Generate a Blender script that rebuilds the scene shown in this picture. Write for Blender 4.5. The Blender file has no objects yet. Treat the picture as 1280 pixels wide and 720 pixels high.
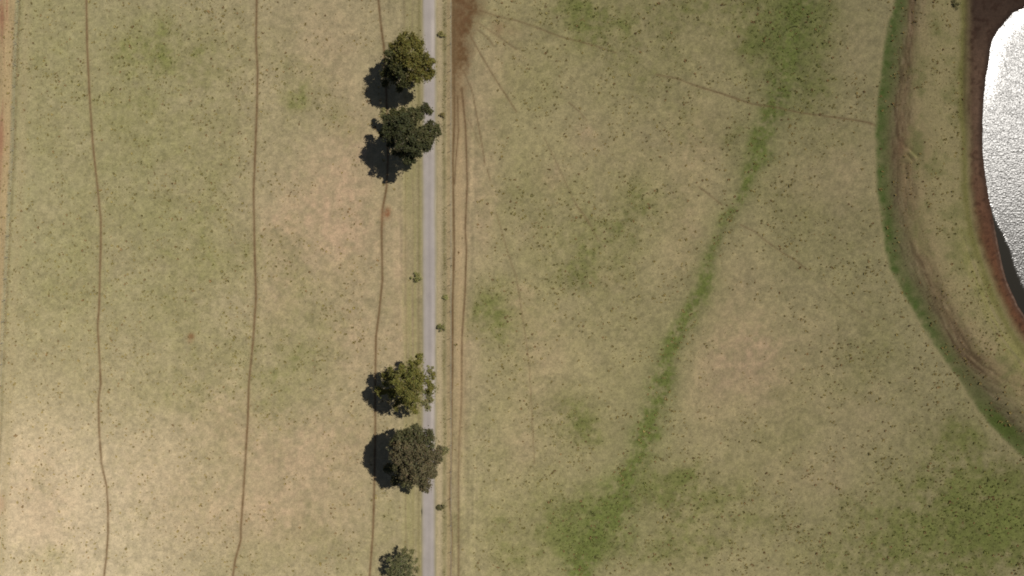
import bpy, math, random
import numpy as np
from mathutils import Vector

# ------------------------------------------------------------------ camera, sky, sun, exposure
S = 0.18            # metres per photo pixel (1280 wide) at ground level
H = 153.6           # flying height
SCN = bpy.context.scene
COL = SCN.collection

cam_d = bpy.data.cameras.new("camera"); cam = bpy.data.objects.new("camera", cam_d); COL.objects.link(cam)
cam.location = (0, 0, H); cam.rotation_euler = (0, 0, 0)
cam_d.sensor_width = 36; cam_d.lens = 24.0
cam_d.clip_start = 1; cam_d.clip_end = 20000
SCN.camera = cam

SUN_ZEN = math.radians(37.5)
SUN_DIR = Vector((0.908 * math.sin(SUN_ZEN), 0.419 * math.sin(SUN_ZEN), math.cos(SUN_ZEN))).normalized()
world = bpy.data.worlds.new("World"); SCN.world = world; world.use_nodes = True
wn = world.node_tree; wn.nodes.clear()
sky = wn.nodes.new("ShaderNodeTexSky"); sky.sky_type = 'NISHITA'; sky.sun_disc = False
sky.sun_elevation = math.pi / 2 - SUN_ZEN
sky.air_density = 0.7
sky.sun_rotation = math.atan2(SUN_DIR.x, SUN_DIR.y)
bgn = wn.nodes.new("ShaderNodeBackground"); bgn.inputs[1].default_value = 0.05
wo = wn.nodes.new("ShaderNodeOutputWorld")
wn.links.new(sky.outputs[0], bgn.inputs[0]); wn.links.new(bgn.outputs[0], wo.inputs[0])

sl = bpy.data.lights.new("sun", 'SUN'); sl.energy = 5.0; sl.angle = math.radians(0.53); sl.color = (1.0, 0.96, 0.90)
so = bpy.data.objects.new("sun", sl); COL.objects.link(so)
so.rotation_euler = SUN_DIR.to_track_quat('Z', 'Y').to_euler(); so.location = SUN_DIR * 300

SCN.view_settings.view_transform = 'Standard'; SCN.view_settings.look = 'None'
SCN.view_settings.gamma = 1; SCN.view_settings.use_curve_mapping = False
SCN.view_settings.exposure = -0.34
ALB = 0.92          # photo colour (linear) -> surface albedo
try:
    SCN.cycles.filter_width = 1.9
    SCN.cycles.max_bounces = 6
except Exception: pass

# ------------------------------------------------------------------ helpers
def lin(c):
    c = np.asarray(c, dtype=np.float64) / 255.0
    return np.where(c <= 0.04045, c / 12.92, ((c + 0.055) / 1.055) ** 2.4)

def W(px, py, z=0.0):
    """point at height z that stands where the aerial photo shows pixel (px, py)"""
    k = (H - z) / H
    return Vector(((px - 640) * S * k, (360 - py) * S * k, z))

def tag(o, label=None, cat=None, group=None, kind=None):
    if label: o["label"] = label
    if cat: o["category"] = cat
    if group: o["group"] = group
    if kind: o["kind"] = kind
    return o

def empty(name, loc):
    o = bpy.data.objects.new(name, None); COL.objects.link(o); o.location = loc
    o.empty_display_size = 0.5
    return o

def mesh_obj(name, V, F, mat, parent=None, smooth=False, col=None):
    """V (n,3); F list/array of faces all of one size, or list of arrays"""
    me = bpy.data.meshes.new(name)
    V = np.asarray(V, dtype=np.float32)
    groups = F if isinstance(F, list) else [F]
    groups = [np.asarray(g, dtype=np.int32) for g in groups if len(g)]
    loops = np.concatenate([g.ravel() for g in groups])
    sizes = np.concatenate([np.full(len(g), g.shape[1], dtype=np.int32) for g in groups])
    starts = np.concatenate([[0], np.cumsum(sizes)[:-1]]).astype(np.int32)
    me.vertices.add(len(V)); me.vertices.foreach_set("co", V.ravel())
    me.loops.add(len(loops)); me.loops.foreach_set("vertex_index", loops)
    me.polygons.add(len(sizes)); me.polygons.foreach_set("loop_start", starts)
    me.polygons.foreach_set("use_smooth", np.full(len(sizes), smooth))
    if col is not None:
        a = me.color_attributes.new("tint", 'FLOAT_COLOR', 'POINT')
        c4 = np.ones((len(V), 4), dtype=np.float32); c4[:, :3] = col
        a.data.foreach_set("color", c4.ravel())
    me.update(calc_edges=True); me.validate()
    me.materials.append(mat)
    o = bpy.data.objects.new(name, me); COL.objects.link(o)
    if parent: o.parent = parent
    return o

def hash2(ix, iy, seed):
    n = (ix.astype(np.int64) * 374761393 + iy.astype(np.int64) * 668265263 + seed * 1442695041) & 0xFFFFFFFF
    n = ((n ^ (n >> 13)) * 1274126177) & 0xFFFFFFFF
    n = (n ^ (n >> 16)) & 0xFFFFFFFF
    n = (n * 2246822519) & 0xFFFFFFFF
    n = n ^ (n >> 15)
    return (n & 0xFFFFFF) / float(0xFFFFFF)

def vnoise(x, y, seed=0):
    ix = np.floor(x); iy = np.floor(y); fx = x - ix; fy = y - iy
    fx = fx * fx * (3 - 2 * fx); fy = fy * fy * (3 - 2 * fy)
    ix = ix.astype(np.int64); iy = iy.astype(np.int64)
    a = hash2(ix, iy, seed); b = hash2(ix + 1, iy, seed); c = hash2(ix, iy + 1, seed); d = hash2(ix + 1, iy + 1, seed)
    return (a * (1 - fx) + b * fx) * (1 - fy) + (c * (1 - fx) + d * fx) * fy

def fbm(x, y, scale, octs=4, seed=0, gain=0.5):
    """-1..1 fractal noise, scale = size of the biggest features"""
    v = 0; a = 1; t = 0
    ca, sa = math.cos(0.6), math.sin(0.6)
    X, Y = x / scale, y / scale
    for i in range(octs):
        v = v + a * (vnoise(X, Y, seed + i * 17) * 2 - 1); t += a; a *= gain
        X, Y = (X * ca - Y * sa) * 2.03 + 5.3, (X * sa + Y * ca) * 2.03 + 1.7
    return v / t

def sst(e0, e1, x):
    t = np.clip((x - e0) / (e1 - e0), 0, 1); return t * t * (3 - 2 * t)

def smooth_poly(pts, step=4.0):
    """Catmull-Rom through pixel points"""
    P = np.array(pts, dtype=float)
    P = np.vstack([2 * P[0] - P[1], P, 2 * P[-1] - P[-2]])
    out = []
    for i in range(1, len(P) - 2):
        n = max(2, int(np.hypot(*(P[i + 1] - P[i])[:2]) / step))
        for k in range(n):
            t = k / n
            out.append(0.5 * ((2 * P[i]) + (-P[i - 1] + P[i + 1]) * t + (2 * P[i - 1] - 5 * P[i] + 4 * P[i + 1] - P[i + 2]) * t * t
                              + (-P[i - 1] + 3 * P[i] - 3 * P[i + 1] + P[i + 2]) * t ** 3))
    out.append(P[-2]); return np.array(out)

def dist_line(u, v, pts, reach=1e9):
    """distance, signed side (+ = right of travel seen on the photo), arc position and width interpolated"""
    P = np.asarray(pts, dtype=float)
    d = np.full(u.shape, 1e9); sd = np.full(u.shape, 1e9); wd = np.zeros(u.shape); ar = np.zeros(u.shape)
    acc = 0.0
    for i in range(len(P) - 1):
        a, b = P[i], P[i + 1]
        L = math.hypot(b[0] - a[0], b[1] - a[1])
        if L < 1e-6: continue
        if reach < 1e8:
            m = (u > min(a[0], b[0]) - reach) & (u < max(a[0], b[0]) + reach) & (v > min(a[1], b[1]) - reach) & (v < max(a[1], b[1]) + reach)
            if not m.any(): acc += L; continue
        else: m = slice(None)
        uu, vv = u[m], v[m]
        t = np.clip(((uu - a[0]) * (b[0] - a[0]) + (vv - a[1]) * (b[1] - a[1])) / L ** 2, 0, 1)
        dx = uu - (a[0] + t * (b[0] - a[0])); dy = vv - (a[1] + t * (b[1] - a[1]))
        q = np.hypot(dx, dy)
        side = np.sign((b[0] - a[0]) * dy - (b[1] - a[1]) * dx)
        better = q < d[m]
        d[m] = np.where(better, q, d[m]); sd[m] = np.where(better, -side * q, sd[m])
        if len(a) > 2: wd[m] = np.where(better, a[2] + t * (b[2] - a[2]), wd[m])
        ar[m] = np.where(better, acc + t * L, ar[m])
        acc += L
    return d, sd, ar, wd

# ------------------------------------------------------------------ what the photograph shows, in its pixels
BAND = smooth_poly([(1150,-400),(1126,-120),(1118,0),(1110,27),(1105,60),(1098,117),(1094,160),(1096,233),(1102,280),(1113,337),(1137,380),(1160,420),
        (1190,463),(1197,471),(1224,514),(1247,541),(1280,572),(1400,665),(1800,900)], 10)
BANK = smooth_poly([(1206,-400),(1208,-60),(1209,0),(1208,60),(1207,120),(1209,170),(1211,230),(1217,280),(1228,320),(1243,360),(1260,400),(1282,432),(1350,510),(1500,600),(1800,700)], 10)
SHORE = smooth_poly([(1620,-70),(1450,-60),(1340,-20),(1280,12),(1265.6,19),(1255,31.5),(1247,40),(1242,50),(1239,62),(1236.5,80),(1233,101),(1230.5,126),(1229,159),
        (1229.6,189),(1232.5,218),(1236.5,245),(1241,266),(1244.5,284),(1251,317),(1256,340),(1262,358),(1269.5,373),(1279,391),(1330,455),(1430,520),(1620,560)], 6)
RIPPLE = smooth_poly([(1500,-300),(1225,-100),(1224,60),(1224,180),(1228,218),(1233,245),(1238,266),(1244,280),(1252,294),(1260,315),(1266,336),(1273,350),(1281,366),(1340,420),(1600,520)], 6)
TRAILS = [  # points, half width px, strength
 ([(106,-300),(107,-60),(108,0),(109,60),(112,120),(116,180),(122,235),(126,273),(126,307),(125,340),(124,383),(122,407),(124,440),(126,480),(123,500),
   (124,540),(127,580),(133,607),(135,633),(135,667),(133,697),(130,720),(126,780),(124,1000)], 1.25, .62),
 ([(322,-300),(322,-60),(321,0),(320,50),(322,90),(321,140),(319,190),(317,240),(318,300),(320,373),(316,430),(313,460),(311,480),(310,520),(307,570),
   (304,620),(301,660),(301,675),(294,700),(291,720),(286,780),(284,1000)], 1.35, .66),
 ([(470,-200),(472,-50),(473,0),(476,30),(480,60),(483,120),(485,200),(483,236),(478,262),(477,290),(478,350),(474,390),(470,420),(469,470),(469,545),(468,600),
   (467,640),(466,669),(464,694),(462,720),(459,800),(459,1000)], 1.3, .72),
 ([(567,-300),(567,40),(568,150),(566,200),(566.5,230),(567.7,313),(565.7,380),(565.7,463),(565,500),(565,555),(563,600),(562,626),(565,669),(563.5,718),(563,800),(563,1000)], 1.2, .8),
 ([(577,110),(582,160),(584,230),(581.5,285),(583,313),(581,370),(577.5,420),(577,460),(577,500),(574,550),(573,600),(573,650),(573,720),(573,1000)], 1.2, .62),
 ([(572,120),(573,165),(569,210),(568,230)], 1.0, .5),
 ([(579,88),(590,113),(597,150),(604,190),(606,206)], .8, .4), ([(609,212),(613,226)], .8, .4),
 ([(588,45),(602,70),(620,100),(638,128),(646,140)], .8, .46), ([(585,148),(593,165),(600,184)], .7, .25),
 ([(600,13),(620,20),(650,27),(675,36),(700,46),(740,56),(770,66)], .9, .36), ([(600,30),(622,45),(646,62)], .8, .35), ([(596,36),(610,48),(618,58)], .8, .35),
 ([(711,128),(724,139),(733,150)], .7, .38), ([(680,172),(692,196),(706,226),(722,260),(738,282),(748,300)], .7, .3),
 ([(621,268),(628,292),(636,320),(645,345),(650,375),(654,402),(661,450),(664,500),(668,580)], .7, .3), ([(720,256),(730,268),(737,279)], .7, .35),
 ([(820,93),(845,98),(872,108),(905,118),(940,130),(970,134),(1000,141),(1030,145),(1060,149),(1086,153),(1100,159)], .95, .42),
 ([(870,107),(905,118),(935,128)], .9, .25), ([(1040,146),(1075,151),(1094,157)], .9, .3),
 ([(874,234),(890,246),(902,256)], .8, .42), ([(926,281),(944,290),(956,300),(975,314),(992,324),(1010,338)], .75, .42), ([(1030,355),(1050,375),(1090,402),(1102,412)], .7, .2),
 ([(1100,158),(1115,166),(1126,178),(1133,187)], 1.0, .45), ([(1143,197),(1158,208),(1170,222),(1180,236)], 1.0, .3),
 ([(505,-100),(506,60),(507,300),(508,460),(507,640),(508,800)], .8, .13), ([(516,-100),(515,100),(517,300),(516,500),(517,800)], .8, .1), ([(523,-100),(523,800)], .9, .14),
]
def ext(v): return v

GREENS = [  # px, py, rx, ry, amount
 (375,120,28,42,.55),(420,150,20,20,.3),(190,70,70,60,.35),(240,90,90,80,.35),(205,60,16,20,.25),(130,200,70,90,.25),(250,220,80,80,.28),(60,100,60,120,.22),
 (240,330,90,70,.32),(60,330,60,60,.2),(100,380,60,60,.15),(250,430,80,60,.25),(350,310,40,30,.2),(380,350,30,35,.32),(370,430,50,50,.33),(410,400,40,50,.2),(330,470,60,40,.25),(230,500,60,30,.3),
 (60,690,60,30,.22),(345,520,30,25,.2),(180,620,60,60,.08),(350,690,60,50,.2),(430,690,40,30,.25),(490,640,20,50,.25),
 (605,375,28,35,.6),(620,410,30,30,.5),(640,450,40,60,.25),(600,640,50,80,.3),(680,650,50,60,.28),(600,540,40,60,.15),(650,700,60,40,.2),
 (640,250,35,30,.32),(690,270,60,40,.3),(735,320,40,35,.45),(700,330,50,40,.28),(780,280,40,40,.4),(800,240,40,50,.38),(760,380,60,50,.25),(850,270,20,60,.18),
 (670,100,35,45,.28),(625,155,15,30,.2),(720,20,70,35,.55),(780,60,60,60,.4),(730,15,30,20,.3),(850,20,60,30,.3),(900,10,60,30,.3),(830,120,60,60,.22),(870,80,60,50,.2),(940,60,14,10,.3),
 (955,45,50,45,.5),(990,30,45,40,.6),(1040,20,50,30,.4),(1020,90,30,40,.45),(1010,120,26,30,.25),(990,60,40,80,.3),(960,100,30,30,.4),(860,160,26,24,.2),(925,180,25,26,.4),(1030,180,24,30,.2),
 (1020,280,70,50,.28),(960,240,50,30,.2),(1060,330,40,40,.2),(1080,440,40,60,.25),(1060,470,50,40,.2),(1130,440,40,30,.15),
 (725,535,32,24,.75),(700,510,40,30,.4),(740,545,20,14,.3),(690,560,30,30,.2),(800,590,40,36,.5),(830,610,26,18,.6),(850,592,22,14,.5),(730,665,46,34,.6),(870,540,30,24,.15),
 (740,660,42,30,.8),(720,690,30,22,.4),(770,630,50,30,.4),(755,690,60,30,.3),(860,660,50,50,.4),(860,600,40,30,.25),(900,630,60,40,.3),(820,700,70,25,.4),(700,620,40,30,.25),
 (960,660,80,50,.3),(960,560,50,40,.12),(1010,520,60,40,.12),(1060,640,60,50,.25),(1130,600,70,60,.3),(1180,560,50,40,.4),(1240,610,60,60,.75),(1230,690,80,50,.75),(1160,680,70,50,.55),(1270,660,50,60,.6),
 (1200,540,26,22,.4),(1100,700,60,40,.35),(1040,700,50,30,.25),(1150,500,50,30,.12),(1180,620,60,40,.35),
 (1195,300,18,60,.35),(1225,370,22,50,.5),(1240,410,25,30,.4),(1195,120,16,120,.25),(1170,60,20,60,.25),(1180,360,12,30,.3),(1185,230,20,60,.2),(1215,440,20,14,.25),
]
PINKS = [(430,300,60,70,.9),(350,280,30,40,.6),(400,250,50,60,.6),(350,370,26,50,.6),(440,190,35,60,.7),(410,60,45,60,.5),(440,430,40,60,.6),(430,560,60,50,.7),(350,570,60,50,.6),(280,530,50,40,.5),
 (330,640,60,50,.6),(400,650,60,40,.5),(240,640,60,50,.4),(180,590,60,60,.3),(40,610,60,70,.5),(60,660,40,50,.3),(600,240,25,60,.6),(590,160,26,50,.6),(610,90,30,40,.5),(640,60,20,40,.3),(690,225,18,18,.8),(730,170,16,16,.7),
 (655,380,16,24,.9),(660,290,24,22,.3),(670,470,40,70,.4),(650,560,20,30,.5),(690,430,40,40,.3),(760,350,20,14,.5),(860,290,30,60,.5),(870,180,30,50,.6),(780,190,60,40,.25),(900,420,50,80,.4),(930,460,50,40,.8),(950,440,30,30,.4),(880,500,30,50,.4),
 (900,370,60,60,.3),(1060,60,30,40,.3),(1060,220,40,60,.4),(1000,230,40,30,.3),(1010,430,60,60,.3),(1080,520,60,50,.3),(980,590,60,30,.3),(1030,600,40,30,.3),(960,500,60,40,.3),(590,440,14,60,.4),(600,300,16,50,.4),
 (505,320,14,80,.5),(500,420,20,60,.5),(1150,150,14,60,.5),(1150,270,14,40,.3),(560,400,6,300,.15),(575,300,8,300,.5)]
SWALE = smooth_poly([(1020,-200,26),(1006,-40,24),(1000,0,22),(990,50,20),(976,110,17),(958,160,13),(946,190,11),(926,240,8),(902,285,7),(887,318,8),(874,362,12),(856,398,13),(838,436,11),
         (824,488,11),(812,535,13),(800,572,15),(780,605,17),(757,650,30),(740,675,30),(725,740,15),(700,900,10)], 10)
ERODE = smooth_poly([(1165,-300,2),(1150,-60,3),(1141,0,4),(1140,40,5),(1136,90,7),(1130,130,8),(1132,165,9),(1135,190,12),(1134,230,10),(1142,275,9),(1154,315,9),(1172,360,9),(1190,400,10),(1214,438,11),(1245,462,12),(1290,484,14),(1360,520,15),(1500,600,10)], 10)
CREST = smooth_poly([(1160,-200),(1152,60),(1146,130),(1150,180),(1152,240),(1164,300),(1185,350),(1205,395),(1235,430),(1290,462),(1450,560)], 10)
DIRT_R = [( -300,620),(-10,611),(0,608),(22,604),(40,597),(60,592),(80,588),(100,585),(130,584),(180,583),(240,578)]

rng = np.random.default_rng(7)

# ---- a signed distance: positive = towards the pond (right hand side)
def sgn_right(u, v, P):
    d, sd, ar, wd = dist_line(u, v, P); return sd

def pond_inside(u, v):
    """signed distance to shoreline, + inside the water"""
    d, sd, _, _ = dist_line(u, v, SHORE)
    return sd

def orient(P):
    # make sure + lies to the right of a line running down the photo
    uu = np.array([P[len(P)//2][0] + 30.0]); vv = np.array([P[len(P)//2][1]])
    return 1.0 if dist_line(uu, vv, P)[1][0] > 0 else -1.0
O_BAND, O_BANK, O_SHORE, O_RIP = orient(BAND), orient(BANK), orient(SHORE), orient(RIPPLE)
WATER_Z = -0.75

def height(u, v):
    z = 0.05 * fbm(u, v, 60, 3, 3) + 0.025 * fbm(u, v, 7, 2, 5)
    right = u > 1040
    ur, vr = u[right], v[right]
    zr = z[right].copy()
    if ur.size:
        sb = dist_line(ur, vr, BAND)[1] * O_BAND
        sk = dist_line(ur, vr, BANK)[1] * O_BANK
        sh = dist_line(ur, vr, SHORE)[1] * O_SHORE
        up = sst(2, 44, sb)
        down = 1 - sst(-55, 6, sk)
        zr += 1.5 * up * down - 0.12 * np.exp(-((sb - 6) / 7.0) ** 2)
        zr += np.where(sk > 0, -0.775 * np.clip(sk / np.maximum(sk - sh, 1e-3), 0, 1) ** 1.4, 0) * (sh <= 0)
        zr = np.where(sh > 0, WATER_Z - 0.14 - 1.6 * sst(0, 60, sh), zr)
        # eroded strip, rough, with run-off grooves along it
        de, _, ae, we = dist_line(ur, vr, ERODE, 60)
        e = np.exp(-(de / np.maximum(we, 1)) ** 2) * (de < 60)
        zr += e * (-0.16 + 0.22 * fbm(ur, vr, 9, 3, 21))
        for (x0, y0, x1, y1, w, dep) in ((1133.5,192,1141,201,1.8,.42),(1137,185.5,1147,195.5,1.8,.42),(1128,178,1133,186,2,.25),(1131,205,1134,230,2.2,.22),(1138,210,1140,240,2,.18)):
            dd = dist_line(ur, vr, [(x0, y0), (x1, y1)], 30)[0]
            zr -= dep * np.exp(-(dd / w) ** 2)
        zr += .12 * np.exp(-(dist_line(ur, vr, [(1133,187),(1143.5,198)], 30)[0] / 2.2) ** 2)
    z[right] = zr
    ds, _, _, ws = dist_line(u, v, SWALE, 90)
    z -= 0.28 * np.exp(-(ds / np.maximum(ws * 1.3, 1)) ** 2) * (ds < 90)
    for pts, w, st in TRAILS:
        d = dist_line(u, v, pts, 12)[0]
        z -= (0.10 * st) * np.exp(-(d / (w * 1.1)) ** 2)
    # keep the ground smooth and level under the road
    rm = 1 - sst(9.5, 16, np.abs(u - 536))
    z = z * (1 - rm)
    return z

def blobs(u, v, L):
    s = np.zeros(u.shape)
    for (px, py, rx, ry, a) in L:
        m = (np.abs(u - px) < rx * 2.3) & (np.abs(v - py) < ry * 2.3)
        if m.any():
            s[m] += a * np.exp(-((u[m] - px) / rx) ** 2 - ((v[m] - py) / ry) ** 2)
    return s

def green_amount(u, v):
    wu = u + 14 * fbm(u, v, 40, 3, 31); wv = v + 14 * fbm(u, v, 40, 3, 57)
    g = blobs(wu, wv, GREENS)
    outside = sst(0, 60, np.maximum(np.maximum(-u, u - 1280), np.maximum(-v, v - 720)))
    g += outside * (0.25 + 0.5 * fbm(u, v, 260, 3, 91))
    g *= 0.85 + 0.6 * fbm(u, v, 26, 4, 77, .6) + 0.5 * fbm(u, v, 7, 3, 78)
    ds, _, ar, ws = dist_line(wu * .5 + u * .5, wv * .5 + v * .5, SWALE, 120)
    sw = np.exp(-(ds / np.maximum(ws * (1 + .7 * fbm(u, v, 34, 3, 80)), 1)) ** 2) * (ds < 120) * (0.75 + .9 * fbm(u, v, 14, 3, 79) + .9 * fbm(u, v, 4, 2, 81))
    sw2 = np.exp(-(ds / np.maximum(ws * 2.6, 1)) ** 2) * (ds < 120) * .3
    return np.clip(g, -.2, 1.3), np.clip(sw, 0, 1.1), sw2

def mixc(c, col, a):
    a = np.clip(a, 0, 1)[:, None]
    return c * (1 - a) + lin(col)[None, :] * a

def paint(u, v):
    n1 = fbm(u, v, 30, 4, 1); n2 = fbm(u, v, 8, 3, 2); n3 = fbm(u, v, 3.2, 2, 4)
    c = np.tile(lin((164, 150, 109)), (len(u), 1))
    c = mixc(c, (147, 139, 96), sst(330, 180, u) * (.65 + .4 * n1) * sst(560, 260, v))
    c = mixc(c, (190, 173, 134), sst(330, 90, u) * sst(460, 620, v) * .9)  # paler lower left: drier grass plus the anti-sun glow painted into the colour
    c = mixc(c, (163, 151, 104), sst(560, 640, u) * (.85 + .3 * n1))
    c = mixc(c, (153, 143, 99), sst(880, 1150, u) * (.5 + .3 * n1))
    p = blobs(u + 10 * n1, v + 10 * n2, PINKS) * (.72 + .5 * n2)
    c = mixc(c, (182, 155, 119), p * np.where(u > 590, .58, .72))
    g, sw, sw2 = green_amount(u, v)
    gg = np.clip(g * np.where(u > 600, 1.0, .95) + .22 * fbm(u, v, 55, 4, 8) + .22 * fbm(u, v, 9, 4, 9, .7), 0, 1.5)
    c = mixc(c, (134, 129, 77), gg * 1.15)
    c = mixc(c, (119, 124, 62), (gg - .45) * .95)
    c = mixc(c, (130, 127, 78), sw2 * 1.7)
    c = mixc(c, (114, 120, 60), sw * 1.15 * (1 - .5 * np.exp(-((v - 290) / 45) ** 2)))
    c *= (1 + .08 * n1 + .12 * n2 + .20 * n3)[:, None]
    c *= np.array([1.085, 1.105, 1.255])[None]
    # mown/driven verge beside the road: streaks that run along it
    st = fbm(u * 1.0, v / 26.0, 3.0, 3, 41)
    vm = sst(488, 506, u) * (1 - sst(590, 600, u))
    c *= (1 + .26 * st * vm)[:, None]
    vg = (sst(500, 508, u) * (1 - sst(524, 528, u))) * (.35 + .5 * st)
    c = mixc(c, (152, 146, 96), vg)
    c = mixc(c, (128, 124, 82), np.exp(-((u - 524) / 2.2) ** 2) * (.4 + .4 * st))
    # pale shoulder, then weedy line, then pinkish stock pad beside the fence
    c = mixc(c, (184, 168, 134), np.exp(-((u - 549.5) / 3.8) ** 2) * (.9 + .4 * st))
    c = mixc(c, (184, 168, 134), np.exp(-((u - 550) / 3.6) ** 2) * np.exp(-((v - 606) / 32) ** 2) * .8)
    c = mixc(c, (132, 123, 84), np.exp(-((u - 555.5) / 2.4) ** 2) * (.5 + .5 * fbm(u, v, 12, 2, 43)))
    c = mixc(c, (178, 153, 115), np.exp(-((u - 560.5) / 2.0) ** 2) * .45)
    c = mixc(c, (192, 168, 129), np.exp(-((u - 574) / 7) ** 2) * .6 * (1 - sst(480, 640, v)))
    # bare dirt fan against the fence
    er = np.interp(v, [a for a, b in DIRT_R], [b for a, b in DIRT_R]) + 4 * n2 + 3 * n3
    er = er + 7 * fbm(u, v, 16, 3, 47)
    dm = sst(563.5, 565.5, u) * (1 - sst(er - 16, er + 8, u))
    dm *= 1 - .95 * sst(60, 215, v + 14 * n2)
    c = mixc(c, (118, 92, 61), dm * (1 + .25 * n3 + .2 * n2 - .12))
    c = mixc(c, (116, 84, 58), dm * sst(90, 20, v) * np.exp(-((u - 578) / 12) ** 2) * .7 * (.6 + .6 * n2))
    c = mixc(c, (140, 112, 80), sst(603, 625, u) * (1 - sst(625, 660, u)) * np.exp(-((v - 22 - (u - 600) * .5) / 14) ** 2) * (.35 + .4 * n2) * (u > 590))
    # stock trails
    for pts, w, s in TRAILS:
        d, _, ar, _ = dist_line(u, v, pts, 14)
        m = np.exp(-(d / w) ** 2) * (d < 14)
        c = mixc(c, (116, 92, 64), m * s * 1.75 * (1 - .45 * sst(380, 560, v) * (len(pts) > 9 and abs(pts[-1][0] - 568) < 8)) * (.95 + .3 * fbm(u, v, 9, 2, 44)))
        c = mixc(c, (150, 128, 92), np.exp(-(d / (w * 3)) ** 2) * (d < 14) * s * .22)
    # pale rims of the long trail across
    # left hand boundary: rank grass line, pale track, red dirt
    xl = np.interp(v, [-300,-60,0,67,130,200,235,345,400,450,480,540,720,1000], [36,28,25,22,20,18,15.5,10,7,5,3,1,-8,-20])
    r = u - xl
    c = mixc(c, (166, 152, 115), np.exp(-((r - 9) / 6) ** 2) * .5)
    c = mixc(c, (124, 114, 80), np.exp(-(r / 1.9) ** 2) * (.5 + .5 * fbm(u, v, 5, 2, 51)))
    c = mixc(c, (172, 150, 112), (1 - sst(-8, -3, r)) * .85)
    c = mixc(c, (160, 128, 98), (1 - sst(-17, -11, r)) * np.clip(.25 + 1.9 * fbm(u, v / 18, 3, 3, 52), 0, 1))
    c = mixc(c, (146, 106, 80), np.exp(-((u - 1) / 7) ** 2 - ((v - 22) / 22) ** 2) * (.6 + .5 * n3))
    c = mixc(c, (156, 112, 84), np.exp(-((u - 1) / 5) ** 2 - ((v - 175) / 20) ** 2) * .5 + np.exp(-((u - 1) / 5) ** 2 - ((v - 630) / 12) ** 2) * .4)
    tr = (1 - sst(-3, 0, r))
    c *= (1 + .16 * fbm(u, v / 30.0, 2.6, 2, 53) * tr)[:, None]
    # small bare spots
    for (px, py, rx, ry, a, col) in ((484,266,4.5,7,.9,(150,110,78)),(478,275,3,14,.4,(150,116,84)),(239,420.5,4,4.2,1.1,(136,108,74)),(238,427,4,3,.4,(165,135,102)),
                                     (1035,60,8,5,.0,(0,0,0)),(1192,5,6,5,.5,(92,84,56))):
        c = mixc(c, col, np.exp(-((u - px) / rx) ** 2 - ((v - py) / ry) ** 2) * a * (1 + .8 * n3))
    # dam embankment and pond margin
    R = u > 1060
    if R.any():
        ur, vr = u[R], v[R]; cr = c[R]; a1, a2, a3 = n1[R], n2[R], n3[R]
        sb0 = dist_line(ur, vr, BAND)[1] * O_BAND; sb = sb0 + 1.2 * a2 + .8 * a3
        sk0 = dist_line(ur, vr, BANK)[1] * O_BANK; sk = sk0 + 1.6 * a2 + 1.2 * a1
        sh0 = dist_line(ur, vr, SHORE)[1] * O_SHORE
        de, se, ae, we = dist_line(ur, vr, ERODE)
        # streaks that follow the embankment
        sk1 = fbm(se * 1.0 + 3 * a1, ae / 14.0, 2.6, 3, 61)
        cr = mixc(cr, (172, 158, 116), np.exp(-((sb + 2.5) / 2.6) ** 2) * .3)
        on = sst(-2.5, 4, sb)
        cr = mixc(cr, (158, 146, 106), on * .8)
        gb = on * (1 - sst(13, 42, sb + 3 * a2))
        cr = mixc(cr, (110, 118, 68), gb * (.72 + .3 * a2))
        cr = mixc(cr, (90, 108, 52), on * np.exp(-((sb - 6) / 6.5) ** 2) * (.55 + .8 * a2) * sst(540, 380, vr * .75 + 60))
        cr = mixc(cr, (118, 115, 76), gb * np.exp(-((vr - 480) / 34) ** 2) * .75)
        cr = mixc(cr, (98, 110, 54), np.exp(-(((ur - 1256) * .83 + (vr - 532) * .55) / 34) ** 2 - (((ur - 1256) * -.55 + (vr - 532) * .83) / 15) ** 2) * on * 1.2)
        cr = mixc(cr, (98, 110, 54), on * sst(1275, 1300, ur) * (1 - sst(16, 30, sb)))
        cr = mixc(cr, (130, 118, 88), on * sst(14, 24, sb) * (1 - sst(40, 56, sb)) * (.55 + .5 * a2 + .35 * sk1) * sst(60, 160, vr))
        e = np.exp(-(de / np.maximum(we * 1.45, 1)) ** 2.0)
        cr = mixc(cr, (136, 112, 84), e * (.95 + .5 * sk1) * on)
        cr = mixc(cr, (88, 68, 48), e * np.clip(sk1 * 3.2 - .25, 0, 1) * on * .95)
        sk2 = fbm(se + a2, ae / 7.0, 1.8, 2, 63)
        cr = mixc(cr, (96, 80, 58), sst(10, 22, sb) * (1 - sst(46, 60, sb)) * np.clip(sk2 * 2.4 - .3, 0, 1) * .6)
        cr = mixc(cr, (172, 152, 120), sst(16, 26, sb) * (1 - sst(46, 60, sb)) * np.clip(-sk2 * 2.4 - .5, 0, 1) * .5)
        cr = mixc(cr, (136, 104, 80), np.exp(-((ur - 1141) / 18) ** 2 - ((vr - 190) / 22) ** 2) * .85)
        cr = mixc(cr, (105, 74, 56), np.exp(-((ur - 1131) / 12) ** 2 - ((vr - 184) / 9) ** 2) * .5)
        for seg in (((1133.5,192),(1141,201)), ((1137,185.5),(1147,195.5))):
            cr = mixc(cr, (96, 66, 48), np.exp(-(dist_line(ur, vr, seg, 20)[0] / 1.8) ** 2) * .75)  # dark soil in the grooves, with their shade painted in as well
        cr = mixc(cr, (172, 142, 114), np.exp(-(dist_line(ur, vr, [(1133,187),(1143.5,198)], 20)[0] / 1.6) ** 2) * .8)
        dc = dist_line(ur, vr, CREST)[0] + 3 * a2
        cr = mixc(cr, (178, 158, 120), np.exp(-(dc / 6.5) ** 2) * (.6 + .6 * a2) * on)
        land = on * sst(20, 55, sb)
        cr = mixc(cr, (170, 157, 112), land * (.5 + .3 * a1))
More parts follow.
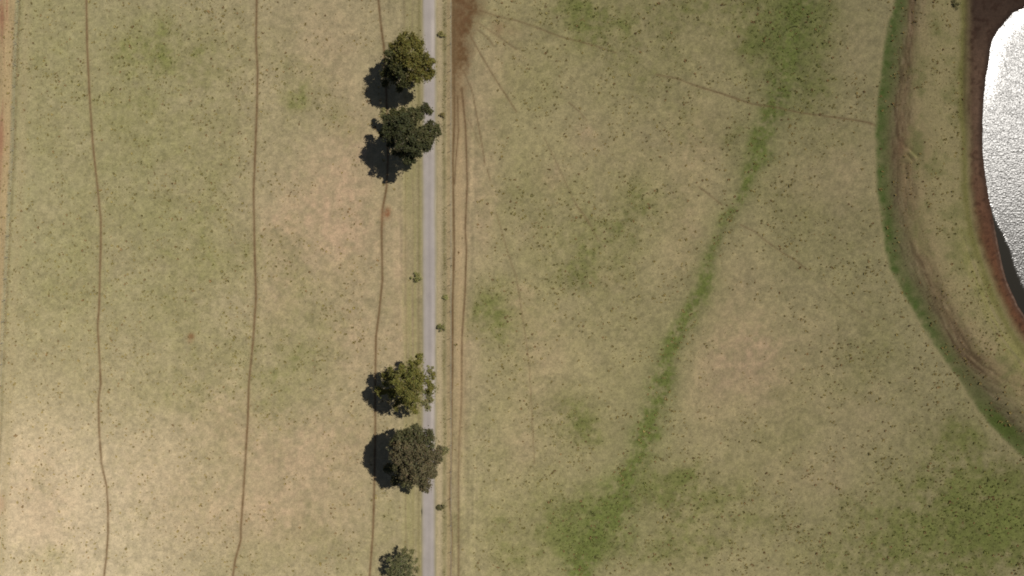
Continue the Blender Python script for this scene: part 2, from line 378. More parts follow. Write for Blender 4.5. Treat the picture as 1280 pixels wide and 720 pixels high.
        cr = mixc(cr, (134, 130, 84), land * np.clip(.1 + 1.1 * a1 + .8 * a2, 0, 1))
        # tyre-like pale streaks near the lower bank
        cr = mixc(cr, (164, 158, 96), np.exp(-((sk + 14) / 10) ** 2) * sst(260, 330, vr) * np.clip(.5 + 1.5 * fbm(sk0, ae / 18, 3, 2, 66), 0, 1) * .7)
        cr = mixc(cr, (128, 124, 68), np.exp(-((sk + 5) / 4.5) ** 2) * .75)
        cr = mixc(cr, (98, 88, 52), np.exp(-((sk + 1) / 3) ** 2) * sst(220, 120, vr) * .7)
        # mud: dark and wet in the north, red further down
        red = sst(150, 330, vr + 12 * a2)
        f = sst(-3, 9, sk) * sst(-170, -110, sh0 + 8 * a1)
        mud = lin((114, 90, 72))[None] * (1 - red[:, None]) + lin((116, 78, 56))[None] * red[:, None]
        mud = mud * (1 + .16 * a2 + .2 * a3)[:, None]
        cr = cr * (1 - f[:, None]) + mud * f[:, None]
        cr = mixc(cr, (104, 84, 56), f * np.exp(-(sk / 8) ** 2) * (vr < 260) * .6)
        cr = mixc(cr, (118, 98, 62), f * np.exp(-(sk / 8) ** 2) * (vr > 260) * .6)
        wet = sst(-9, -2, sh0 + a3) * f
        cr = mixc(cr, (66, 52, 44), wet * (.8 - .35 * red))
        cr = mixc(cr, (62, 48, 40), f * sst(110, 0, vr) * .7)
        cr = mixc(cr, (60, 38, 28), f * np.clip(3 * fbm(ur, vr, 5, 2, 67) - .5, 0, 1) * .5)
        # pale dried edge along the calm margin
        cr = mixc(cr, (148, 128, 112), np.exp(-((sh0 + 2.0 + .5 * a2) / .9) ** 2) * sst(268, 300, vr) * (.6 + .4 * a3))
        cr = mixc(cr, (110, 88, 72), np.exp(-((sh0 + 5.5 + 1.2 * a2) / 1.1) ** 2) * sst(268, 300, vr) * (.3 + .3 * a3))
        cr = mixc(cr, (30, 28, 18), sst(.0, 2.5, sh0))
        c[R] = cr
    return np.clip(c, 0.002, 1)

# ------------------------------------------------------------------ materials
def new_mat(name):
    m = bpy.data.materials.new(name); m.use_nodes = True
    nt = m.node_tree; b = nt.nodes["Principled BSDF"]
    return m, nt, b

def noise(nt, scale, detail=3, rough=.55, coord='Object', dims=None, dist=0):
    tc = nt.nodes.new("ShaderNodeTexCoord"); n = nt.nodes.new("ShaderNodeTexNoise")
    n.inputs["Scale"].default_value = scale; n.inputs["Detail"].default_value = detail
    n.inputs["Roughness"].default_value = rough; n.inputs["Distortion"].default_value = dist
    nt.links.new(tc.outputs[coord], n.inputs["Vector"]); return n

def maprange(nt, src, a, b, c, d):
    m = nt.nodes.new("ShaderNodeMapRange")
    for i, x in zip((1, 2, 3, 4), (a, b, c, d)): m.inputs[i].default_value = x
    nt.links.new(src, m.inputs[0]); return m.outputs[0]

def scale_col(nt, col, fac):
    v = nt.nodes.new("ShaderNodeVectorMath"); v.operation = 'SCALE'
    nt.links.new(col, v.inputs[0]); nt.links.new(fac, v.inputs[3]); return v.outputs[0]

def mul(nt, a, b):
    m = nt.nodes.new("ShaderNodeMath"); m.operation = 'MULTIPLY'
    nt.links.new(a, m.inputs[0])
    if isinstance(b, (int, float)): m.inputs[1].default_value = b
    else: nt.links.new(b, m.inputs[1])
    return m.outputs[0]

def ground_mat():
    m, nt, b = new_mat("dry pasture")
    at = nt.nodes.new("ShaderNodeAttribute"); at.attribute_name = "tint"
    n1 = noise(nt, 2.6, 3, .6); n2 = noise(nt, .55, 3, .6); n3 = noise(nt, 5.5, 3, .65)
    f = mul(nt, mul(nt, maprange(nt, n1.outputs[0], .25, .75, .83, 1.17), maprange(nt, n2.outputs[0], .25, .75, .92, 1.08)), maprange(nt, n3.outputs[0], .25, .75, .74, 1.26))
    # darker knots of thicker grass, more of them where it is lush
    lu = nt.nodes.new("ShaderNodeAttribute"); lu.attribute_name = "lush"
    n4 = noise(nt, 1.05, 2, .6, dist=.6); n5 = noise(nt, 2.1, 1, .5, dist=.4)
    k1 = maprange(nt, n4.outputs[0], .55, .72, 0, .34); k2 = maprange(nt, n5.outputs[0], .60, .74, 0, .30)
    ad = nt.nodes.new("ShaderNodeMath"); ad.operation = 'ADD'; nt.links.new(k1, ad.inputs[0]); nt.links.new(k2, ad.inputs[1])
    kn = mul(nt, ad.outputs[0], lu.outputs["Fac"])
    f = mul(nt, f, maprange(nt, kn, 0, 1, 1, 0.0))
    k = mul(nt, f, ALB)
    nt.links.new(scale_col(nt, at.outputs["Color"], k), b.inputs["Base Color"])
    b.inputs["Roughness"].default_value = 1; b.inputs["Specular IOR Level"].default_value = .1
    b.inputs["Diffuse Roughness"].default_value = 1
    bp = nt.nodes.new("ShaderNodeBump"); bp.inputs["Strength"].default_value = .35; bp.inputs["Distance"].default_value = .12
    nt.links.new(n1.outputs[0], bp.inputs["Height"]); nt.links.new(bp.outputs[0], b.inputs["Normal"])
    return m

def road_mat():
    m, nt, b = new_mat("worn chip seal")
    at = nt.nodes.new("ShaderNodeAttribute"); at.attribute_name = "tint"
    n1 = noise(nt, 6, 4, .6); n2 = noise(nt, .4, 3, .6)
    f = mul(nt, maprange(nt, n1.outputs[0], .2, .8, .92, 1.08), maprange(nt, n2.outputs[0], .25, .75, .94, 1.06))
    nt.links.new(scale_col(nt, at.outputs["Color"], mul(nt, f, ALB)), b.inputs["Base Color"])
    b.inputs["Roughness"].default_value = .9; b.inputs["Specular IOR Level"].default_value = .25
    return m

def water_mat():
    m, nt, b = new_mat("rippled pond water")
    b.inputs["Base Color"].default_value = (.020, .017, .010, 1)
    b.inputs["IOR"].default_value = 1.5
    b.inputs["Roughness"].default_value = .25
    at = nt.nodes.new("ShaderNodeAttribute"); at.attribute_name = "ripple"
    nt.links.new(maprange(nt, at.outputs["Fac"], 0, 1, .04, .31), b.inputs["Roughness"])
    n1 = noise(nt, 2.7, 1, .5); n2 = noise(nt, 1.1, 1, .5)
    ad = nt.nodes.new("ShaderNodeMath"); ad.operation = 'ADD'
    nt.links.new(n1.outputs[0], ad.inputs[0]); nt.links.new(mul(nt, n2.outputs[0], .6), ad.inputs[1])
    bp = nt.nodes.new("ShaderNodeBump"); bp.inputs["Distance"].default_value = .075
    nt.links.new(mul(nt, at.outputs["Fac"], 1.0), bp.inputs["Strength"])
    nt.links.new(ad.outputs[0], bp.inputs["Height"]); nt.links.new(bp.outputs[0], b.inputs["Normal"])
    return m

def leaf_mat(name):
    m, nt, b = new_mat(name)
    at = nt.nodes.new("ShaderNodeAttribute"); at.attribute_name = "tint"
    nt.links.new(at.outputs["Color"], b.inputs["Base Color"])
    b.inputs["Roughness"].default_value = .6; b.inputs["Specular IOR Level"].default_value = .25
    tr = nt.nodes.new("ShaderNodeBsdfTranslucent"); nt.links.new(at.outputs["Color"], tr.inputs["Color"])
    mx = nt.nodes.new("ShaderNodeMixShader"); mx.inputs[0].default_value = .12
    nt.links.new(b.outputs[0], mx.inputs[1]); nt.links.new(tr.outputs[0], mx.inputs[2])
    nt.links.new(mx.outputs[0], nt.nodes["Material Output"].inputs[0])
    return m

def plain_mat(name, c, var=.15, scale=6):
    m, nt, b = new_mat(name)
    n = noise(nt, scale, 3); rgb = nt.nodes.new("ShaderNodeRGB"); rgb.outputs[0].default_value = (*c, 1)
    nt.links.new(scale_col(nt, rgb.outputs[0], maprange(nt, n.outputs[0], .25, .75, 1 - var, 1 + var)), b.inputs["Base Color"])
    b.inputs["Roughness"].default_value = .85
    return m

M_GROUND, M_ROAD, M_WATER, M_LEAF = ground_mat(), road_mat(), water_mat(), leaf_mat("leaves")
M_TUFT = leaf_mat("rank grass blades")
M_BARK = plain_mat("grey eucalypt bark", (.20, .17, .13), .3, 4)
M_POST = plain_mat("weathered timber post", (.30, .27, .22), .2, 8)
M_WIRE = plain_mat("galvanised wire", (.30, .30, .29), .05, 8)

# ------------------------------------------------------------------ ground: one sheet to the horizon
def axis(lo, hi, step, far):
    a = np.arange(lo, hi + step / 2, step); out = []
    s = step; x = a[-1]
    while x < far: s *= 1.16; x += s; out.append(x)
    s = step; x = a[0]; left = []
    while x > -far: s *= 1.16; x -= s; left.append(x)
    return np.array(left[::-1] + list(a) + out)

STEP = 0.25
gx = axis(-128, 136, STEP, 6000); gy = axis(-78, 78, STEP, 6000)
GX, GY = np.meshgrid(gx, gy); X = GX.ravel(); Y = GY.ravel()
u0 = X / S + 640; v0 = 360 - Y / S
u, v = u0.copy(), v0.copy()
Z = height(u, v)
for _ in range(2):      # the heights shift what lies on the slopes a little: settle it
    k = H / (H - np.clip(Z, -3, 3)); far = np.clip((np.hypot(X, Y) - 200) / 100, 0, 1); k = k * (1 - far) + far
    u = 640 + (u0 - 640) * k; v = 360 + (v0 - 360) * k
    Z = height(u, v)
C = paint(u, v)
gl, sl_, _ = green_amount(u, v)
lush = np.clip(.35 + .6 * gl + .5 * sl_ - .35 * blobs(u, v, PINKS), 0, 1.2) * np.where((u > 500) & (u < 562), .4, 1) * (1 - sst(-6, 0, np.where(u > 1100, dist_line(u, v, BANK)[1] * O_BANK, -99)))
nx, ny = len(gx), len(gy)
idx = np.arange(nx * ny).reshape(ny, nx)
F = np.stack([idx[:-1, :-1], idx[:-1, 1:], idx[1:, 1:], idx[1:, :-1]], -1).reshape(-1, 4)
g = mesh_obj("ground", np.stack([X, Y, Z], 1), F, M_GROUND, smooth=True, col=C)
a = g.data.attributes.new("lush", 'FLOAT', 'POINT'); a.data.foreach_set("value", lush.astype(np.float32))
tag(g, "dry tan and olive pasture with stock trails and a grassy dam bank", "ground", kind="structure")

def ground_z(px, py):
    return height(np.atleast_1d(np.asarray(px, float)), np.atleast_1d(np.asarray(py, float)))

# ------------------------------------------------------------------ road: narrow seal, a sheet just above the ground
ys = np.concatenate([np.arange(-1400, 2200, 3.0)])
cols = np.array([-9.4, -8.6, -7, -5.2, -3.5, -1.8, 0, 1.8, 3.6, 5.4, 7, 8.4, 9.3])
V, CC = [], []
ctr = 536.3 + .5 * np.sin(ys / 170.0) + .35 * np.sin(ys / 61.0 + 1)
for i, c0 in enumerate(cols):
    e = 1.3 * fbm(np.full(len(ys), c0 * 50), ys, 20, 4, 11) * (abs(c0) > 8.3)
    U_ = ctr + c0 + e
    V.append(np.stack([(U_ - 640) * S, (360 - ys) * S, np.full(len(ys), .012 - .012 * (abs(c0) > 9.2) + .02 * (1 - (c0 / 9.4) ** 2))], 1))
    cc = np.tile(lin((165, 156, 148)), (len(ys), 1))
    nn = fbm(np.full(len(ys), c0 * 2.0), ys / 22, 3, 3, 12)
    cc = mixc(cc, (178, 167, 158), np.full(len(ys), .5 * math.exp(-((c0 - 4.6) / 1.6) ** 2)) * (.7 + .6 * nn))
    seg = np.exp(-((ys - 485) / 45.0) ** 2) + np.exp(-((ys - 40) / 34.0) ** 2)
    cc = mixc(cc, (192, 180, 168), np.full(len(ys), .8 * math.exp(-((c0 - 4.4) / 1.6) ** 2)) * seg)
    mid = np.clip(np.exp(-((ys - 350) / 110.0) ** 2) + .25, 0, 1)
    cc = mixc(cc, (140, 131, 128), np.full(len(ys), .55 * math.exp(-((c0 - .2) / 1.9) ** 2)) * mid * (.8 + .7 * nn))
    cc = mixc(cc, (150, 140, 108), np.full(len(ys), .8 * (abs(c0) > 8.2) + .35 * (abs(c0) > 6.8)) + .35 * nn * (abs(c0) > 5))
    cc = mixc(cc, (158, 147, 122), np.full(len(ys), .35 * (c0 > 6.5)))
    cc *= (1 + .10 * nn + .08 * fbm(np.full(len(ys), c0 * 1.0), ys, 9, 2, 14))[:, None]
    CC.append(cc)
V = np.concatenate(V); CC = np.concatenate(CC); n = len(ys)
idx = np.arange(len(V)).reshape(len(cols), n)
F = np.stack([idx[:-1, :-1], idx[:-1, 1:], idx[1:, 1:], idx[1:, :-1]], -1).reshape(-1, 4)
r = mesh_obj("road", V, F, M_ROAD, smooth=True, col=CC)
tag(r, "narrow pale grey sealed lane running straight through the pasture", "road", kind="structure")

# ------------------------------------------------------------------ pond
k = (H - WATER_Z) / H
wx = np.concatenate([np.arange(98, 122, .4), np.arange(122, 240, 2.0)]); wy = np.arange(-50, 92, .8)
WX, WY = np.meshgrid(wx, wy); WU = (WX / k / S + 640).ravel(); WV = (360 - WY / k / S).ravel()
rip = sst(0, 5, dist_line(WU, WV, RIPPLE)[1] * O_RIP + 1.5 * fbm(WU, WV, 12, 2, 71))
rip *= 1 - .36 * np.exp(-(dist_line(WU, WV, [(1290, 8), (1248, 46), (1238, 90), (1232, 150), (1230, 200)])[0] / 11) ** 2) * (1 - sst(70, 170, WV + 14 * fbm(WU, WV, 12, 2, 72)))
idx = np.arange(len(WU)).reshape(len(wy), len(wx))
F = np.stack([idx[:-1, :-1], idx[:-1, 1:], idx[1:, 1:], idx[1:, :-1]], -1).reshape(-1, 4)
w = mesh_obj("water", np.stack([WX.ravel(), WY.ravel(), np.full(len(WU), WATER_Z)], 1), F, M_WATER, smooth=True)
a = w.data.attributes.new("ripple", 'FLOAT', 'POINT'); a.data.foreach_set("value", rip.astype(np.float32))
tag(w, "sun-glittering water of the farm dam", "water", kind="structure")

# ------------------------------------------------------------------ vegetation builders
def tube(pts, radii, sides=7):
    P = np.array([list(p) for p in pts], float); V = []; F = []
    for i, p in enumerate(P):
        t = P[min(i + 1, len(P) - 1)] - P[max(i - 1, 0)]; t /= (np.linalg.norm(t) + 1e-9)
        a = np.cross(t, (0, 1, 0) if abs(t[1]) < .8 else (1, 0, 0)); a /= np.linalg.norm(a); b = np.cross(t, a)
        for s in range(sides):
            th = 2 * math.pi * s / sides
            V.append(p + radii[i] * (math.cos(th) * a + math.sin(th) * b))
    for i in range(len(P) - 1):
        for s in range(sides):
            s2 = (s + 1) % sides
            F.append([i * sides + s, i * sides + s2, (i + 1) * sides + s2, (i + 1) * sides + s])
    return np.array(V), np.array(F)

def join(parts):
    V, F, o = [], [], 0
    for v_, f_ in parts:
        V.append(v_); F.append(f_ + o); o += len(v_)
    return np.concatenate(V), np.concatenate(F)

def leaves(R, centre, rad, n, size, colour, shell=.55, flat=.8, up=.8):
    """n leaf sprays (small bent diamonds) through an ellipsoid, facing mostly outwards/upwards"""
    d = R.normal(size=(n, 3)); d[:, 2] = np.abs(d[:, 2]) * .9 - .35 * R.random(n); d /= np.linalg.norm(d, axis=1)[:, None]
    rr = R.random(n) ** .42 * (1 + .30 * R.normal(size=n)).clip(.2, 1.9)
    p = centre + d * rr[:, None] * rad
    nrm = d + R.normal(size=(n, 3)) * .5 + np.array([0.25, .1, up]); nrm /= np.linalg.norm(nrm, axis=1)[:, None]
    t = np.cross(nrm, R.normal(size=(n, 3))); t /= np.linalg.norm(t, axis=1)[:, None]; b = np.cross(nrm, t)
    s = size * (.55 + .9 * R.random(n)); a1 = (t * s[:, None]); a2 = (b * s[:, None] * (.45 + .35 * R.random(n))[:, None])
    droop = nrm * (s * .25)[:, None]
    V = np.stack([p - a1 - droop, p - a2, p + a1 - droop, p + a2], 1).reshape(-1, 3)
    F = np.arange(4 * n).reshape(n, 4)
    c = np.asarray(colour)[None] * (1 + .16 * R.normal(size=(n, 1))).clip(.5, 1.6) * (1 + .06 * R.normal(size=(n, 3)))
    return V, F, np.repeat(c, 4, axis=0)

def limb_path(a, b, R, n=5, bow=.12):
    a = np.array(a, float); b = np.array(b, float); L = np.linalg.norm(b - a); pts = []
    off = R.normal(size=3) * bow * L; off[2] = abs(off[2]) * .6
    for i in range(n + 1):
        t = i / n
        q = a * (1 - t) + b * t
        q = q + off * math.sin(math.pi * t) + R.normal(size=3) * .02 * L * (0 < i < n)
        q[2] += (b[2] - a[2]) * .15 * math.sin(math.pi * t)
        pts.append(q)
    return pts

def tree(name, base_px, blobs_, label, seed, leaf=.19, dens=1.0, gap=1.0, cs=1.0, trunk_r=.32, fork=.35, group=None):
    """blobs_: (px, py, r_px, top height m, colour) - foliage masses; the crown sits on real limbs"""
    R = np.random.default_rng(seed)
    bz = float(ground_z(*base_px)[0]); bw = np.array([(base_px[0] - 640) * S, (360 - base_px[1]) * S, bz])
    root = empty(name, Vector(bw)); tag(root, label, "tree", group)
    topz = max(b[3] for b in blobs_)
    fk = np.array([.2 * R.normal(), .2 * R.normal(), topz * fork])
    parts = [tube(limb_path((0, 0, -.3), fk, R, 5, .04), [trunk_r * 1.45, trunk_r * 1.1, trunk_r, trunk_r * .92, trunk_r * .85, trunk_r * .8], 10)]
    V, F, Cc, o = [], [], [], 0
    for (px, py, rp, zt, colr) in blobs_:
        r_ = rp * S * .94
        zc = zt - r_ * .7
        c = np.array(list(W(px, py, zc))) - bw
        mid = fk * .45 + c * .55 + R.normal(size=3) * .25; mid[2] = fk[2] * .4 + c[2] * .6 - .3
        parts.append(tube(limb_path(fk - [0, 0, .2], mid, R, 4), np.linspace(trunk_r * .5, trunk_r * .26, 5), 6))
        parts.append(tube(limb_path(mid, c, R, 4), np.linspace(trunk_r * .26, trunk_r * .08, 5), 5))
        n_ = int(90 * dens * gap * r_ ** 2)
        v_, f_, c_ = leaves(R, c, r_ * np.array([1, 1, .8]), n_, leaf, lin(colr) * .86)
        V.append(v_); F.append(f_ + o); Cc.append(c_); o += len(v_)
        # each mass is a group of smaller leaf clumps on twigs
        nc = max(4, int(4.6 * gap * r_ ** 2))
        for _ in range(nc):
            d = R.normal(size=3); d[2] = abs(d[2]) * .85 - .3; d /= np.linalg.norm(d)
            cc = c + d * r_ * np.array([1, 1, .8]) * (.25 + .80 * R.random() ** .7)
            cr = (.30 + .55 * R.random() ** 1.3) * cs
            n_ = int(300 * dens * cr ** 2 * (.8 + .4 * R.random())) + 12
            if R.random() < .5: parts.append(tube(limb_path(c, cc, R, 2), [trunk_r * .08, .03, .015], 4))
            tint = lin(colr) * .93 * (1 + .10 * R.normal())
            v_, f_, c_ = leaves(R, cc, cr * np.array([1, 1, .8]), n_, leaf, tint.clip(.004, .5))
            V.append(v_); F.append(f_ + o); Cc.append(c_); o += len(v_)
    tv, tf = join(parts)
    mesh_obj("trunk", tv, tf, M_BARK, root, smooth=True)
    mesh_obj("crown", np.concatenate(V), np.concatenate(F), M_LEAF, root, col=np.concatenate(Cc).clip(.003, .6))
    return root

OL = (103, 97, 42); OLD = (76, 76, 38); DG = (66, 68, 38); DG2 = (80, 79, 45); GB = (98, 90, 62); GB2 = (86, 84, 52); OL3 = (113, 109, 51); PAL = (126, 120, 78)
tree("eucalyptus_tree", (508, 90), [
    (508,51,12,10.5,OL),(523,56,10,10,OL),(498,60,10,9.5,OL),(512,72,16,12.5,OL),(526,78,13,11.5,OL),(531,92,11,10,OL),(501,84,13,11.5,OLD),(518,96,11,10.5,OL),
    (489,72,8,9,OLD),(487,83,9,8.5,OLD),(508,101,8,9,OLD),(493,97,9,8.5,OLD),(482,92,6,7.5,OLD),(534,78,6,9,OL),(538,93,5,9,OL),(499,110,5,6,OLD),  # darker olive on the left masses puts the crown's shaded side into the colour
    (482,106,4,5,OLD)],
    "olive-green leafy tree, northernmost of the four big roadside trees", 11, gap=.9)
tree("eucalyptus_tree", (506, 176), [
    (529,138,9,8.5,DG2),(516,146,12,10.5,DG2),(501,157,14,12,DG),(489,167,11,10.5,DG),(538,160,9,10,DG2),(544,168,8,9,DG2),(525,168,13,12,DG2),(508,176,15,12.5,DG),
    (521,186,11,11,DG),(512,196,9,9.5,DG),(486,154,8,8.5,DG),(547,158,5,8,DG2),(532,181,8,9,DG),(494,146,8,6,OLD),(481,144,7,4.5,PAL),(504,143,8,6.5,OLD),
    (480,168,5,6,DG),(488,180,5,7,DG),(498,192,5,7,DG)],
    "dark green tree touching the south side of the olive-green tree", 12, gap=.85)
tree("eucalyptus_tree", (512, 485), [
    (504,465,10,11,OL3),(514,458,11,11,OL3),(523,450,8,9,OL3),(504,482,13,13.5,OL3),(517,490,14,14,OL3),(520,472,13,13.5,OL3),(531,474,11,12,OL3),(538,463,6,9,PAL),
    (541,486,8,10,OL3),(510,502,10,10,OL3),(518,512,7,7,OL3),(532,503,7,9,PAL),(493,468,8,9.5,OL3),(536,495,7,9,PAL),(487,478,7,8,OL3),(490,492,8,8,OL3),
    (480,470,5,7,OL3),(478,488,5,6.5,OL3),(497,504,6,7,OL3)],
    "bright yellow-olive tree with thin gappy foliage over the lane", 13, dens=.85, leaf=.17, gap=.72)
tree("eucalyptus_tree", (515, 575), [
    (503,548,11,11,GB2),(518,542,11,11,GB2),(531,552,13,11.5,GB2),(506,565,15,13.5,GB),(522,571,16,14,GB),(535,573,13,11.5,GB),(512,587,14,12,GB),(527,593,13,11.5,GB),(540,589,8,9.5,GB),
    (533,606,8,8.5,GB),(510,602,8,9.5,GB2),(555,563,5.5,5.5,PAL),(550,560,4,6,GB),(546,575,6,8.5,GB2),(497,580,8,11,GB2),(498,556,9,11,GB2),
    (486,586,5,5,GB2),(494,598,6,6,GB2)],
    "dense grey-brown round-crowned tree, southernmost of the four big trees", 14, dens=1.1, gap=1.05)
DG2 = (108, 108, 70); OLD = (116, 112, 70)
tree("young_tree", (506, 706), [
    (502,698,8,5.2,DG2),(495,706,8,5,DG2),(512,696,6,4.6,OLD),(510,708,8,5.2,DG2),(498,718,9,4.8,DG2),(513,720,7,4.6,DG2),(488,715,6,4,DG2),(505,688,4,4,OLD),(516,689,3,3.6,OLD),(521,700,3,3.2,OLD),(520,712,4,3.4,OLD),(486,700,3.5,3.6,DG2),(505,730,8,4.6,DG2)],
    "small open-branched young tree beside the lane at the bottom edge", 15, leaf=.11, dens=.8, gap=1.9, cs=.6, trunk_r=.1)

# ------------------------------------------------------------------ shrubs on the verges
def shrub(px, py, rp, h, colr, label, seed, dark=False):
    R = np.random.default_rng(seed); b = W(px, py, 0); b.z = float(ground_z(px, py)[0])
    root = empty("roadside_shrub", b); tag(root, label, "shrub", "low shrubs along the lane verges")
    parts, V, F, Cc, o = [], [], [], [], 0
    for i in range(13):
        th = R.random() * 6.28; q = R.random() ** .6
        e = np.array([math.cos(th) * rp * 1.25 * S * q, math.sin(th) * rp * 1.1 * S * q, .6 * h * (1 - .5 * q)])
        parts.append(tube(limb_path((0, 0, -.05), e, R, 3, .08), [.03, .02, .015, .01], 5))
        v_, f_, c_ = leaves(R, e, np.array([1, 1, .8]) * rp * S * (.25 + .3 * R.random()), 45, .1, lin(colr) * 2.1, .3)
        V.append(v_); F.append(f_ + o); Cc.append(c_); o += len(v_)
    tv, tf = join(parts); mesh_obj("stem", tv, tf, M_BARK, root, smooth=True)
    mesh_obj("foliage", np.concatenate(V), np.concatenate(F), M_LEAF, root, col=np.concatenate(Cc).clip(.003, .6))
shrub(521, 347, 5.5, 1.3, (98, 96, 56), "low green shrub at the west edge of the lane", 21)
shrub(552, 410, 4.4, 1.1, (88, 86, 50), "low dark-green shrub on the east verge, north of the yellow-olive tree", 22)
shrub(550.5, 633, 3.8, 1.0, (74, 70, 42), "small dark shrub on the pale shoulder south of the grey-brown tree", 23)
shrub(552, 43, 4.0, .9, (104, 98, 58), "low olive shrub on the east verge beside the bare dirt patch", 24)
shrub(553, 144.5, 3.2, .8, (90, 80, 48), "small brownish shrub on the east verge opposite the dark green tree", 25)
shrub(556, 372, 3.0, .6, (104, 102, 62), "tiny pale green shrub on the east verge opposite the open stretch of lane", 26)
shrub(1193, 6, 6.0, .7, (84, 80, 48), "flat dark weedy shrub on the dam bank at the top edge", 27)

# ------------------------------------------------------------------ fences: posts and wires
def post_mesh():
    V, F = tube([(0, 0, -.2), (0, 0, .6), (0, 0, 1.18), (0, 0, 1.22)], [.05, .048, .046, .03], 8)
    return V, [F, np.array([[24, 25, 26, 27, 28, 29, 30, 31]])]
def fence(points, label):
    a = points[0]; b0 = W(*a); b0.z = 0
    root = empty("wire_fence", b0); tag(root, label, "fence")
    proto = None; tops = []
    for i, (px, py) in enumerate(points):
        p = W(px, py); p.z = float(ground_z(px, py)[0])
        if proto is None:
            V, F = post_mesh(); proto = mesh_obj("post", V, F, M_POST, root, smooth=True); o = proto
        else:
            o = proto.copy(); COL.objects.link(o); o.parent = root
        o.location = p - b0; tops.append(p - b0)
    for hgt in (.25, .5, .78, 1.08):
        V, F = tube([t + Vector((.08, 0, hgt)) for t in tops], [.006] * len(tops), 4)
        mesh_obj("wire", V, F, M_WIRE, root)
lx = lambda y: float(np.interp(y, [-300,-60,0,67,130,200,235,345,400,450,480,540,720,1000], [36,28,25,22,20,18,15.5,10,7,5,3,1,-8,-20])) - 1.5
fence([(lx(y), y) for y in np.arange(-52, 600, 26.7)], "post-and-wire fence in the rank grass line at the far left")
fence([(563.6, y) for y in np.arange(-45, 790, 33.4)], "post-and-wire fence along the straight edge of the bare dirt patch")

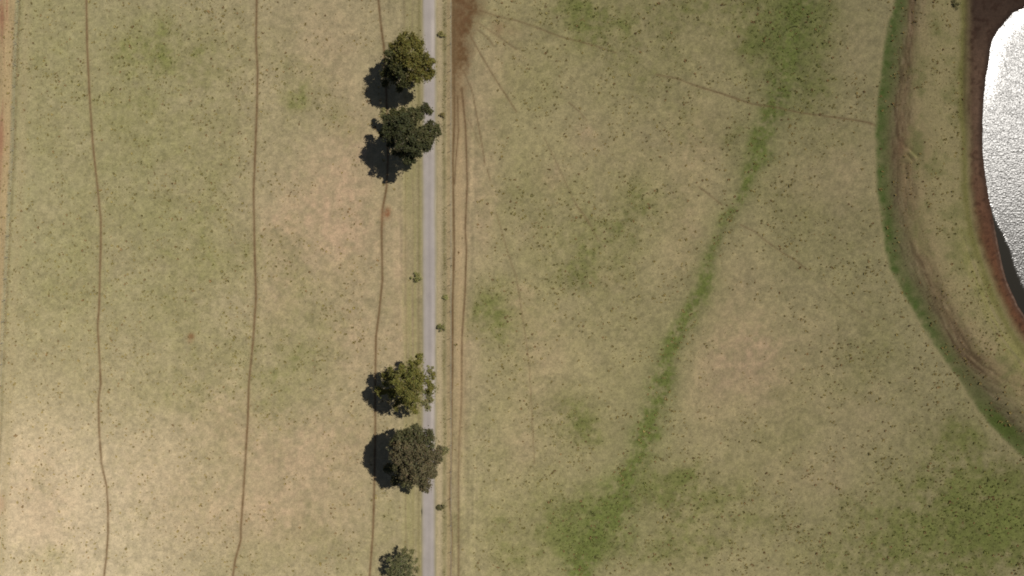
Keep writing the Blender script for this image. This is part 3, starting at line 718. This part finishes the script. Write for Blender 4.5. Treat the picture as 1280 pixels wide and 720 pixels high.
# ------------------------------------------------------------------ rank grass tufts: nobody could count them
def tufts(n_try=150000, seed=5):
    R = np.random.default_rng(seed)
    pu = R.uniform(-60, 1345, n_try); pv = R.uniform(-60, 780, n_try)
    g_, sw, sw2 = green_amount(pu, pv)
    clump = fbm(pu, pv, 26, 3, 101)
    prob = .13 + .34 * g_ + .15 * sw + .42 * clump
    prob = np.where(pu < 330, prob + .05, prob)
    prob -= .12 * blobs(pu, pv, PINKS)
    keep = R.random(n_try) < prob
    keep &= ~((pu > 486) & (pu < 592) & (R.random(n_try) < .82)); keep &= ~((pu > 526) & (pu < 547.5))
    dr = np.interp(pv, [a for a, b in DIRT_R], [b for a, b in DIRT_R])
    keep &= ~((pu > 564) & (pu < dr) & (pv < 190))
    keep &= ~((dist_line(pu, pv, BANK)[1] * O_BANK > -3) & (pu > 1100))
    for pts, w_, s_ in TRAILS[:5]: keep &= dist_line(pu, pv, pts, 12)[0] > 2.6
    pu, pv, g_ = pu[keep], pv[keep], g_[keep]; n = len(pu)
    z = height(pu, pv); k_ = (H - z) / H
    P = np.stack([(pu - 640) * S * k_, (360 - pv) * S * k_, z], 1)
    size = .085 + .23 * R.random(n) ** 3.2
    size *= np.where(R.random(n) < .05, 1.35, 1)
    B = 9
    th = R.uniform(0, 6.28, (n, B)); out = R.uniform(.25, 1.0, (n, B)); hh = size[:, None] * R.uniform(.35, .9, (n, B))
    d = np.stack([np.cos(th), np.sin(th), np.zeros_like(th)], -1); s_ = np.stack([-np.sin(th), np.cos(th), np.zeros_like(th)], -1)
    base = P[:, None, :] + d * (size[:, None] * .25 * out)[..., None]
    wv = (size[:, None] * .38)[..., None] * s_
    mid = base + d * (size[:, None] * .45 * out)[..., None] + np.array([0, 0, 1]) * (hh * .75)[..., None]
    tip = base + d * (size[:, None] * 1.05 * out)[..., None] + np.array([0, 0, 1]) * (hh * .8)[..., None]
    V = np.stack([base - wv * .6 - [0, 0, .02], base + wv * .6 - [0, 0, .02], mid + wv, tip, mid - wv], 2).reshape(-1, 3)
    F = np.arange(n * B * 5).reshape(-1, 5)
    c = lin((140, 124, 78))[None] * (1 - .0) + 0 * P
    gm = np.clip(g_ * 1.1, 0, 1)[:, None]
    c = c * (1 - gm) + lin((112, 114, 62))[None] * gm
    br = (R.random(n) < .18)[:, None]; c = np.where(br, lin((130, 106, 70))[None], c)
    c = c * R.uniform(.9, 1.75, (n, 1))
    o = mesh_obj("grass_tufts", V, F, M_TUFT, col=np.repeat(c, B * 5, axis=0))
    tag(o, "dark olive tussocks of rank grass dotted all over the pasture", "grass", kind="stuff")
    print("tufts", n)
tufts()

# rank grass that has grown up along the left fence and down the verges
def rank_line(fn, y0, y1, n, spread, size, colr, seed, name, label):
    R = np.random.default_rng(seed); pv = R.uniform(y0, y1, n)
    keep = fbm(np.zeros(n), pv, 16, 2, seed) > -.25; pv = pv[keep]; n = len(pv)
    pu = np.array([fn(y) for y in pv]) + R.normal(size=n) * spread
    z = height(pu, pv); P = np.stack([(pu - 640) * S, (360 - pv) * S, z], 1)
    B = 8; sz = size * R.uniform(.6, 1.4, n)
    th = R.uniform(0, 6.28, (n, B)); d = np.stack([np.cos(th), np.sin(th), 0 * th], -1); s_ = np.stack([-np.sin(th), np.cos(th), 0 * th], -1)
    wv = (sz[:, None] * .2)[..., None] * s_
    base = P[:, None, :] + d * (sz[:, None] * .15)[..., None]
    tip = base + d * (sz[:, None] * .8)[..., None] + np.array([0, 0, 1]) * (sz[:, None] * 1.1 * R.uniform(.6, 1.2, (n, B)))[..., None]
    mid = base * .4 + tip * .6
    V = np.stack([base - wv * .6, base + wv * .6, mid + wv, tip, mid - wv], 2).reshape(-1, 3)
    c = np.tile(lin(colr), (n, 1)) * R.uniform(.7, 1.35, (n, 1))
    tag(mesh_obj(name, V, np.arange(n * B * 5).reshape(-1, 5), M_TUFT, col=np.repeat(c, B * 5, axis=0)), label, "grass", kind="stuff")
rank_line(lambda y: lx(y) + 1.5, -80, 620, 1300, 1.0, .10, (168, 148, 112), 61, "fence_grass", "rank grass grown up under the far left fence")
rank_line(lambda y: 555.5 + .8 * math.sin(y / 40), -80, 800, 900, 1.2, .13, (150, 140, 96), 62, "verge_grass", "weedy grass line on the east verge between lane and fence")
